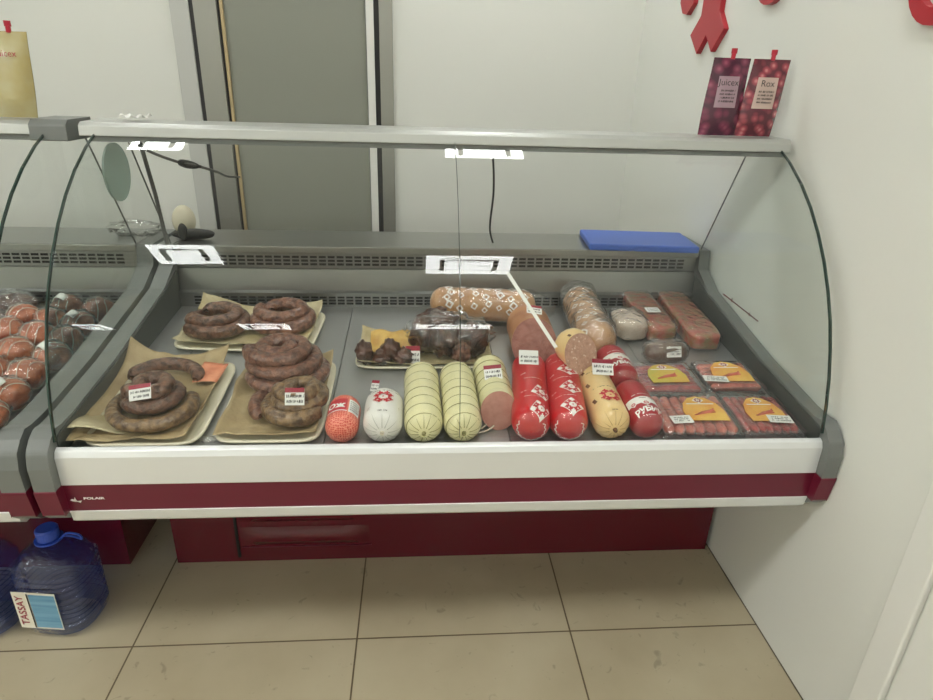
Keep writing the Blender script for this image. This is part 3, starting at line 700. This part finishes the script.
# white sausage
t, sf, rr = sausage('white_sausage', 'white sausage with a red ornament emblem, second in the front row', .090, -.070, 0, .145, .0455, 'casing_white', pleat=.05); clip(t, .0455, -.002, folds=(rr, 'fold_grey', 12))
emblem(t, sf, 0, .078, .04, bg=None, cell=.0042)
wrapdec(scribble(.022, .007, 1, 8), sf, 'ink_dark', t, 'small_print', (0, .026)); wrapdec(scribble(.07, .004, 1, 9), sf, 'ink_dark', t, 'print_line', (0, .105))
wrapdec(scribble(.008, .012, 2, 10), sf, 'ink_brown', t, 'side_print', (-.036, .045)); wrapdec(scribble(.006, .01, 2, 11), sf, 'string', t, 'side_mark', (.04, .05))
# greenish sausages
for x, lb in ((.183, 'pale yellow-green string-tied sausage, left of the two whole ones'), (.273, 'pale yellow-green string-tied sausage, right of the two whole ones')):
    t, sf, rr = sausage('tied_sausage', lb, x, -.072, .02, .275, .0445, 'casing_green', ring_w=.036, group='whole pale green sausages'); clip(t, .0445, -.003, 'string', (rr, 'string', 13))
    strings(t, rr, .0445, [.02+.036*k for k in range(1, 7)])
    strings(t, rr, .0445, [.022], w=.0009)
t, sf, rr = sausage('halved_sausage', 'cut yellow-green sausage showing a pink face, right of the whole ones', .362, .015, .03, .225, .044, 'casing_green', front='cut', ring_w=.036, cutang=math.radians(22))
strings(t, rr, .044, [.06+.036*k for k in range(0, 5)])
q = MB().tube(smooth_path([(.30, -.03, .675), (.325, -.015, .668), (.35, .0, .675), (.345, .012, .682), (.32, -.01, .673)]), .0022, 6)
tag(q.build('loose_string_end', 'white_string'), 'loose white casing tail and string lying before the halved sausage', 'string')
# red sausages
for i, (x, x2, lb) in enumerate(((.427, .462, 'bright red sausage with white diamond emblems and a price tag, left one'), (.516, .548, 'bright red sausage with three white diamond emblems, right one under the cut piece'))):
    rz = -math.atan2(x2-x, .26)
    t, sf, rr = sausage('red_sausage', lb, x, -.070, rz, .32, .0455, 'casing_red', group='bright red sausages')
    u0 = .022 if i == 0 else .006
    for j, v in enumerate(((.034, .105, .2), (.040, .120, .205))[i]):
        if i == 0 and j == 2: continue
        emblem(t, sf, u0+(.004 if j else 0), v, .060, .35 if i == 0 else .05, cell=.0036)
    for j, v in enumerate((.080, .162, .245)):
        wrapdec(scribble(.05, .0035, 1, 40+j), sf, 'ink_white', t, 'writing', (u0-.015, v), .12)
        wrapdec(scribble(.014, .008, 1, 60+j), sf, 'ink_white', t, 'small_writing', (u0-.042, v+.02), .3)
    q = MB(); n = 40
    pts = [(math.sin(a)*rr(.010+.0015*math.sin(17*a))*1.02, .010+.0015*math.sin(17*a), .0455+math.cos(a)*rr(.010+.0015*math.sin(17*a))*1.02) for a in [1.0+4.3*k/60 for k in range(61)]]
    q.tube(pts, .0011, 5).build('end_pattern', 'ink_white', t)
    lf = MB(); lf.grid(lambda u, v: ((math.sin(2*PI*u)*(rr(.018*v)+.0022*(1+.3*math.sin(18*u*PI)))), .018*v-.003, .0455+math.cos(2*PI*u)*(rr(.018*v)+.0022)), 32, 8, wrap=True); lf.build('clear_end_film', 'wrap', t)
# cream sausage
t, sf, rr = sausage('cream_sausage', 'yellow-cream sausage with a red ornament emblem, right of the bright red pair', .622, -.066, .0, .29, .0445, 'casing_cream', pleat=.07); clip(t, .0445, m='ink_brown', folds=(rr, 'fold_cream', 12))
emblem(t, sf, .004, .078, .04, bg=None, cell=.0044); emblem(t, sf, .005, .22, .04, bg=None, cell=.003, rows=ORN7)
wrapdec(scribble(.014, .007, 1, 5), sf, 'ink_brown', t, 'small_print', (0, .022)); wrapdec(scribble(.06, .005, 1, 15), sf, 'ink_dark', t, 'writing', (0, .118), .1)
wrapdec(scribble(.06, .005, 1, 16), sf, 'ink_dark', t, 'writing', (0, .19), .1)
for v in (.07, .14, .20): wrapdec(rect(.009, .016, 2, 2), sf, 'ink_brown', t, 'side_mark', (-.038, v), .3)
# red-white
for i, (x, y, L, lb) in enumerate(((.708, -.064, .182, 'crimson sausage with a white label band, front one of the two'), (.705, .128, .17, 'crimson sausage with a white label band, behind the other crimson one'))):
    R_ = .041 if i == 0 else .043
    t, sf, rr = sausage('crimson_sausage', lb, x, y, .03, L, R_, 'casing_crimson', group='crimson sausages')
    v = .062 if i == 0 else .078
    wrapdec(rect(.092, .026, 16, 4), sf, 'ink_white', t, 'label_band', (0, v+.004)); emblem(t, sf, -.03, v-.006, .02, cell=.0016, rows=ORN7); emblem(t, sf, .0, v-.010, .022, cell=.0018, rows=ORN7)
    wrapdec(scribble(.045, .007, 1, 70), lambda a, b: sf(a, b, .0018), 'ink_dark', t, 'label_writing', (.012, v+.01))
    wrapdec(text2d('РУБИН', .022, bold=.0009), lambda a, b: sf(a, b-.22*abs(a)), 'ink_white', t, 'writing', (0, v-.032))
    wrapdec(scribble(.05, .004, 1, 71), lambda a, b: sf(a, b-.15*abs(a)), 'ink_white', t, 'small_writing', (0, v+.030)); wrapdec(scribble(.03, .003, 1, 72), sf, 'ink_white', t, 'small_writing', (0, v-.048))
    lf = MB(); lf.grid(lambda u, vv: ((math.sin(2*PI*u)*(rr(.016*vv)+.002)), .016*vv-.003, R_+math.cos(2*PI*u)*(rr(.016*vv)+.002)), 32, 8, wrap=True); lf.build('clear_end_film', 'wrap', t)
# cut flecked sausage resting on top
t, sf, rr = sausage('cut_sausage', 'cream sausage stub with a flecked cut face resting across the red and cream ones', .583, .152, .30, .085, .047, 'casing_cream', front='cut', z=.072, cutm='cut_flecked', cutang=math.radians(28), tilt=.12)
q = MB(); rnd = random.Random(3)
for _ in range(34):
    a, k = rnd.uniform(0, 2*PI), .043*math.sqrt(rnd.random()); s = rnd.uniform(.0008, .0022)
    cx, cz = math.sin(a)*k, .047+math.cos(a)*k; yy = -.0035+math.tan(math.radians(28))*math.cos(a)*k
    q.add([(cx+s*math.cos(b), yy+math.tan(math.radians(28))*s*math.sin(b), cz+s*math.sin(b)) for b in [PI*j/3 for j in range(6)]], [(0, 1, 2, 3, 4, 5)])
q.build('fat_flecks', 'fleck', t, kind='stuff')
wrapdec(rect(.007, .010, 2, 2), sf, 'ink_brown', t, 'side_mark', (-.025, .03), .3)
# cut ham
t, sf, rr = sausage('cut_ham', 'thick cut ham with a broad pink face behind the bright red sausages', .495, .315, -.0, .17, .064, 'ham_brown', front='cut', cutm='cut_ham', cutang=math.radians(28), cat='ham')
# long wrapped roll
def diamonds(t, sf, L, R, n, seed, mt='ink_white'):
    rnd = random.Random(seed)
    for k in range(n):
        v = .03+(L-.06)*((k*.56984) % 1); u = (-.9+2.8*((k*.7548) % 1))*R
        s = rnd.choice((.020, .024, .029)); wrapdec(ringdiamond(s, s, .45), lambda a, b: sf(a, b, .0024), mt, t, 'diamond_print', (u, v), rnd.uniform(-.3, .3))
def bagwrap(t, L, R, mt='wrap', tail=.05, seed=0, grow=1.08):
    q = MB()
    def fn(u, v):
        th = 2*PI*u; y = -.012+(L+.012+tail)*v
        k = R*grow*min(1, ((v+.001)*9)**.5, ((1.03-v)*5)**.6)*(1+.09*noise.noise(Vector((math.cos(th)*2.5, math.sin(th)*2.5, v*9+seed))))
        return (math.sin(th)*k, y, max(R+math.cos(th)*k, .0012))
    q.grid(fn, 40, 30, wrap=True); q.build('plastic_wrap', mt, t)
t, sf, rr = sausage('wrapped_roll', 'long tan roll with white diamond prints lying crosswise at the back', .208, .600, -PI/2-.12, .335, .052, 'roll_tan', tilt=0, pleat=.02, z=.006)
diamonds(t, sf, .335, .051, 34, 2); bagwrap(t, .335, .051, tail=.06, seed=2)
t, sf, rr = sausage('wrapped_roll', 'tan roll with white diamond prints in a gathered bag, lying front to back', .680, .300, -.045, .35, .057, 'roll_tan', pleat=.02)
diamonds(t, sf, .35, .057, 38, 5); bagwrap(t, .35, .057, tail=.08, seed=7, mt='wrap_thick')
# fat block
t = thing('wrapped_fat_block', 'pale wrapped piece of fat bacon between the bagged roll and the long meat blocks', 'meat', (.825, .50, dz(.50)), (SA, 0, .03))
lump(.10, .13, .066, .08, seed=51, pw=.55).build('fat_piece', 'fat', t); lump(.106, .137, .074, .16, 6, seed=52, pw=.6, n=30).build('plastic_wrap', 'wrap_thick', t)
# long blocks
for x, y, L, rz, lb in ((.912, .43, .30, .02, 'long reddish meat block, left of the pair at the back right, with a white sticker'), (1.033, .375, .36, .0, 'long reddish meat block, right of the pair, nearest the right glass')):
    t = thing('meat_block', lb, 'meat', (x, y+L/2, dz(y+L/2)), (SA, 0, rz), 'long meat blocks')
    lump(.098, L, .058, .05, 4, seed=int(x*100), pw=.36, n=44).build('meat', 'block_meat', t)
    lump(.104, L+.012, .063, .08, 7, seed=int(x*90), pw=.42, n=44).build('plastic_wrap', 'wrap', t)
    if x < 1: 
        MB().box(-.024, .020, -.06, -.025, .0655, .0662).build('sticker', 'tag_white', t)
        MB().add([(v[0]-.002, v[1]-.043, .0668) for v in scribble(.034, .022, 3, 5)[0]], scribble(.034, .022, 3, 5)[1]).build('sticker_print', 'ink_dark', t)
t = thing('wrapped_slab', 'small half-round brown meat slab with a white sticker before the long blocks', 'meat', (.884, .325, dz(.325)), (SA, 0, .05))
lump(.125, .062, .062, .08, seed=61, pw=.7, n=30).build('meat', 'brown_slab', t); lump(.132, .072, .068, .15, 6, seed=62, pw=.7, n=34).build('plastic_wrap', 'wrap_thick', t)
for nm, vf, mt, o_ in (('sticker', rect(.044, .032, 4, 4), 'tag_white', 0), ('sticker_print', scribble(.036, .02, 3, 8), 'ink_dark', .001)):
    wrapdec(vf, lambda a, b: (a+.01, -.036+.45*(b+.016)-o_, .047+b*.85+o_), mt, t, nm)

# ---- sausage packs
def pack(cx, cy, w, l, rz, label, sl, orient, sticker, fm='frank', lift=0):
    t = thing('sausage_pack', label, 'pack', (cx, cy, dz(cy)+lift), (SA, 0, rz), 'sealed packs of small sausages')
    # tray
    q = MB(); q.box(-w/2, w/2, -l/2, l/2, 0, .002)
    for (x0, x1, y0, y1) in ((-w/2, w/2, -l/2, -l/2+.002), (-w/2, w/2, l/2-.002, l/2), (-w/2, -w/2+.002, -l/2, l/2), (w/2-.002, w/2, -l/2, l/2)): q.box(x0, x1, y0, y1, 0, .026)
    q.build('clear_tray', 'tray_film', t)
    n = 7; rr_ = w*.92/n/2 if orient == 'y' else l*.92/5/2; n = n if orient == 'y' else 5
    for i in range(n):
        if orient == 'y': a = (-w*.46+rr_*(2*i+1), -l*.44); b = (a[0]+.003, l*.44)
        else: a = (-w*.45, -l*.46+rr_*(2*i+1)); b = (w*.45, a[1])
        P = [(a[0]+(b[0]-a[0])*s, a[1]+(b[1]-a[1])*s, rr_*.98+.003+.0015*math.sin(4*s+i)) for s in [k/14 for k in range(15)]]
        MB().tube(P, lambda s: rr_*1.0*min(1, .25+math.sqrt(max(0, min(s, 1-s)))*3.2), 12).build('small_sausage', fm, t)
    zt = 2*rr_+.0075
    hh = lambda a, b: zt+.0015*math.sin(40*a)*math.cos(30*b)
    MB().grid(lambda u, v: ((u-.5)*w*1.03, (v-.5)*l*1.03, hh((u-.5)*w, (v-.5)*l)-.012*max(0, abs(2*u-1)-.86)/.14-.010*max(0, abs(2*v-1)-.86)/.14), 30, 30).build('top_film', 'tray_film', t)
    # sleeve card: dome shape
    sx, sy, sw_, sh_ = sl
    pts = [(-.5, -.5), (.5, -.5), (.52, -.1), (.42, .25), (.22, .48), (0, .55), (-.22, .48), (-.42, .25), (-.52, -.1)]
    vs = [(sx, sy, hh(sx, sy)+.0015)]+[(sx+a*sw_, sy+b*sh_, hh(sx+a*sw_, sy+b*sh_)+.0015) for a, b in pts]
    MB().add(vs, [(0, i+1, (i+1) % len(pts)+1) for i in range(len(pts))]).build('label_card', 'sleeve_green' if 'green' in label else 'sleeve', t)
    pl = lambda o_: (lambda a, b: (a, b, zt+.0022+o_))
    wrapdec(diamond(.030, .026, 6), pl(.0003), 'ink_white', t, 'emblem_ground', (sx, sy+.36*sh_)); wrapdec(pix(ORN7, .0026), pl(.0006), 'tag_maroon', t, 'emblem', (sx, sy+.36*sh_))
    wrapdec(rect(sw_*.7, .004, 3, 1), pl(.0004), 'ink_white', t, 'label_stripe', (sx, sy+.02))
    for k in range(3):
        MB().tube([(sx-.3*sw_+.1*k*sw_, sy-.28*sh_+.006*k, zt+.0022), (sx+.0+.1*k*sw_, sy-.2*sh_+.006*k, zt+.003), (sx+.25*sw_, sy-.16*sh_+.007*k, zt+.0022)], .0022, 6).build('printed_sausage', 'frank', t)
    if sticker:
        a, b, ro, sw2, sh2 = sticker
        wrapdec(rect(sw2, sh2, 3, 3), pl(.0012), 'tag_white', t, 'sticker', (a, b), ro); wrapdec(scribble(sw2*.75, sh2*.65, 3, int(cx*77)), pl(.0018), 'ink_dark', t, 'sticker_print', (a, b), ro)
    return t
pack(.847, .030, .196, .178, -.02, 'front left pack of small sausages with an orange label card and a corner sticker', (.025, .0, .10, .10), 'y', (-.045, -.048, .08, .052, .032))
pack(1.024, .034, .150, .178, -.02, 'front right pack of small sausages, nearest the right glass corner', (.005, .0, .09, .10), 'y', (.028, -.045, -.08, .058, .032), fm='frank_dark')
pack(.838, .198, .180, .142, .02, 'back left pack of small sausages with a green and orange label card', (.0, .0, .10, .09), 'x', None, fm='frank_dark')
pack(1.020, .208, .155, .14, .0, 'back right pack of small sausages with an orange label card and two stickers', (.0, .0, .10, .10), 'x', (-.055, -.04, -.1, .065, .03))

# ---- price tags
def ptag(x, y, z, w, h, rx, rz, label, seed, header=True, ry=0):
    t = thing('price_tag', label, 'price tag', (x, y, z), (math.radians(rx), math.radians(ry), math.radians(rz)), 'price tags in the case')
    MB().box(-w/2, w/2, 0, .0008, 0, h).build('card', 'tag_white', t)
    fn = lambda o_: (lambda a, b: (a, -o_, b))
    if header: wrapdec(rect(w, h*.27, 2, 1), fn(.0004), 'tag_maroon', t, 'header', (0, h*.865))
    wrapdec(scribble(w*.84, h*.6, 2, seed), fn(.0006), 'ink_dark', t, 'writing', (0, h*.37))
    return t
ptag(-.452, .000, dz(.05)+.082, .050, .036, -38, 0, 'price tag with a maroon header on the small coil of the front left tray', 1, ry=-10)
ptag(-.112, -.004, dz(.0)+.072, .044, .040, -28, 0, 'price tag with a maroon header on the coil of the second front tray', 2)
ptag(.155, .285, dz(.285)+.016, .040, .050, -18, 0, 'price tag with a maroon header standing before the bagged smoked meat', 3)
ptag(.356, .085, dz(.09)+.084, .044, .038, -48, 0, 'price tag with a maroon header on the halved yellow-green sausage', 4, ry=-6)
ptag(.452, .145, dz(.15)+.091, .050, .046, -62, -6, 'white price tag lying on the left bright red sausage', 5, False)
ptag(.631, .090, dz(.10)+.0915, .052, .048, -60, -8, 'price tag with a maroon header on the cream sausage', 6)
ptag(.500, .365, dz(.37)+.128, .045, .030, -60, 0, 'small white tag lying on top of the cut ham', 7, ry=8)
ptag(.055, .170, dz(.17)+.002, .020, .034, -60, -10, 'tiny pink and white tag lying alone on the steel deck', 8)
tag(lump(.04, .02, .012, .4, 6, seed=77).build('paper_clip_holder', 'wrap_thick', None, loc=(-.303, -.035, dz(-.035))), 'small clear plastic clip between the two front trays', 'clip')
ptag(-.62-.17, .02, dz(0)+.09, .04, .03, -60, 0, 'white tag on the orange hams of the left neighbour case', 12, False)

# ---- left neighbour case goods
GL = 'string-tied smoked hams in the left neighbour case'
spots = [(-.80, .02, 0), (-.80, .11, 1), (-.81, .20, 0), (-.79, .29, 1), (-.80, .38, 0), (-.90, .02, 1), (-.90, .12, 0), (-.91, .22, 1), (-.90, .32, 0), (-.89, .41, 0),
         (-.81, .48, 1), (-.90, .50, 0), (-.99, .44, 1), (-.99, .53, 0), (-.80, .58, 0), (-.90, .60, 1), (-1.0, .34, 0), (-1.01, .24, 0)]
names = ['nearest the front corner by the panel', 'second along the end panel', 'third along the end panel', 'fourth along the end panel', 'fifth along the end panel', 'front one in the second row', 'second one in the second row', 'third one in the second row', 'fourth one in the second row', 'fifth one in the second row',
         'sixth along the end panel', 'sixth in the second row', 'fifth in the third row', 'sixth in the third row', 'last along the end panel', 'last in the second row', 'fourth in the third row', 'third in the third row']
for i, (x, y, o_) in enumerate(spots):
    rz = random.uniform(-.7, .7); L = random.uniform(.088, .1)
    t = thing('smoked_ham', 'orange-brown smoked ham tied with white string, '+names[i], 'ham', (x, y, dz(y)), (SA, 0, rz), GL)
    lump(.088, .088, .075, .14, 3, seed=80+i, n=26).build('meat', 'meat_orange', t)
    for k in (-.022, .004, .026):
        hw = .044*math.sqrt(max(.05, 1-(k/.046)**2)); 
        MB().tube([(k*1.0+.004*math.sin(3*a), math.cos(a)*hw*1.03, .0375+math.sin(a)*.0375*hw/.044*1.06) for a in [2*PI*j/24 for j in range(24)]], .0012, 5, closed=True).build('string', 'white_string', t)
    lump(.095, .095, .081, .2, 6, seed=180+i, n=26).build('plastic_wrap', 'wrap', t)
    if i in (1, 3, 10, 15):
        MB().grid(lambda u, v: ((u-.5)*.036, (v-.5)*.022-.012, .0865-.008*(2*u-1)**2-.006*(1-v)), 5, 4).build('sticker', 'tag_white', t, solid=.0008)
for i, (x, y, lb) in enumerate(((-1.10, .50, 'front one'), (-1.08, .62, 'back one by the vent'))):
    t = thing('dark_meat_pack', 'dark meat piece in shiny film in the left neighbour case, '+lb, 'meat', (x, y, dz(y)), (SA, 0, .3), 'dark meat packs')
    lump(.15, .09, .07, .15, seed=200+i).build('meat', 'meat_dark', t); lump(.157, .097, .078, .2, 6, seed=210+i, n=26).build('plastic_wrap', 'wrap_thick', t)

# ---- water bottles
def bottle(x, y, rz, label):
    t = thing('water_bottle', label, 'bottle', (x, y, 0), (0, 0, rz), 'large blue water bottles')
    prof = [(.0, .0), (.070, .0), (.084, .008), (.09, .02)]
    z = .03
    while z < .205:
        prof += [(.088, z), (.0915, z+.004), (.0925, z+.009), (.0905, z+.013), (.0845, z+.0165)]; z += .0175
    prof += [(.089, .212), (.080, .232), (.062, .252), (.040, .266), (.024, .272), (.022, .285)]
    q = MB(); n = 40
    def fn(u, v):
        i = v*(len(prof)-1); k = int(i); 
        R, zz = prof[min(k, len(prof)-1)]; a = 2*PI*u
        pw = .62 if .01 < zz < .22 else .8
        if zz > .26 or R < .03: pw = 1
        c, s = math.cos(a), math.sin(a); rg = .004*math.sin(zz*60+a*2) if .03 < zz < .2 else 0
        return (math.copysign(abs(c)**pw, c)*R, math.copysign(abs(s)**pw, s)*R*.92, zz+rg)
    q.grid(fn, n, len(prof)-1, wrap=True); q.build('bottle_body', 'bottle', t)
    MB().tube([(0, 0, .279), (0, 0, .284), (0, 0, .306), (0, 0, .310)], lambda s: .0275 if s < .9 else .024, 28, smooth=False).build('cap', 'cap_blue', t)
    MB().tube([(0, 0, .272), (0, 0, .277)], .034, 28, smooth=False).build('neck_ring', 'cap_blue', t)
    MB().tube(smooth_path([(.03, 0, .275), (.055, 0, .295), (.085, 0, .292), (.082, .01, .27), (.05, .02, .268), (.03, .015, .272)]), .003, 8).build('handle', 'cap_blue', t)
    yy = -.0875
    lab = lambda o_: (lambda a, b: (a, yy-o_, b))
    wrapdec(rect(.118, .125, 6, 6), lab(.0), 'label_white', t, 'paper_label', (-.012, .105))
    wrapdec(rect(.070, .113, 6, 6), lab(.0012), 'label_blue', t, 'label_picture', (.010, .105))
    wrapdec(rect(.004, .118, 1, 6), lab(.0012), 'ink_dark', t, 'label_line', (-.029, .105))
    wrapdec(text2d('TASSAY', .029, bold=.0004), lab(.0014), 'tag_maroon', t, 'label_writing', (-.052, .105), PI/2)
    return t
bottle(-.815, .118, -.12, 'large blue-tinted water bottle with a white label reading TASSAY, fully in view')
bottle(-1.025, .115, -.15, 'large blue-tinted water bottle cut off by the left edge of the photo')
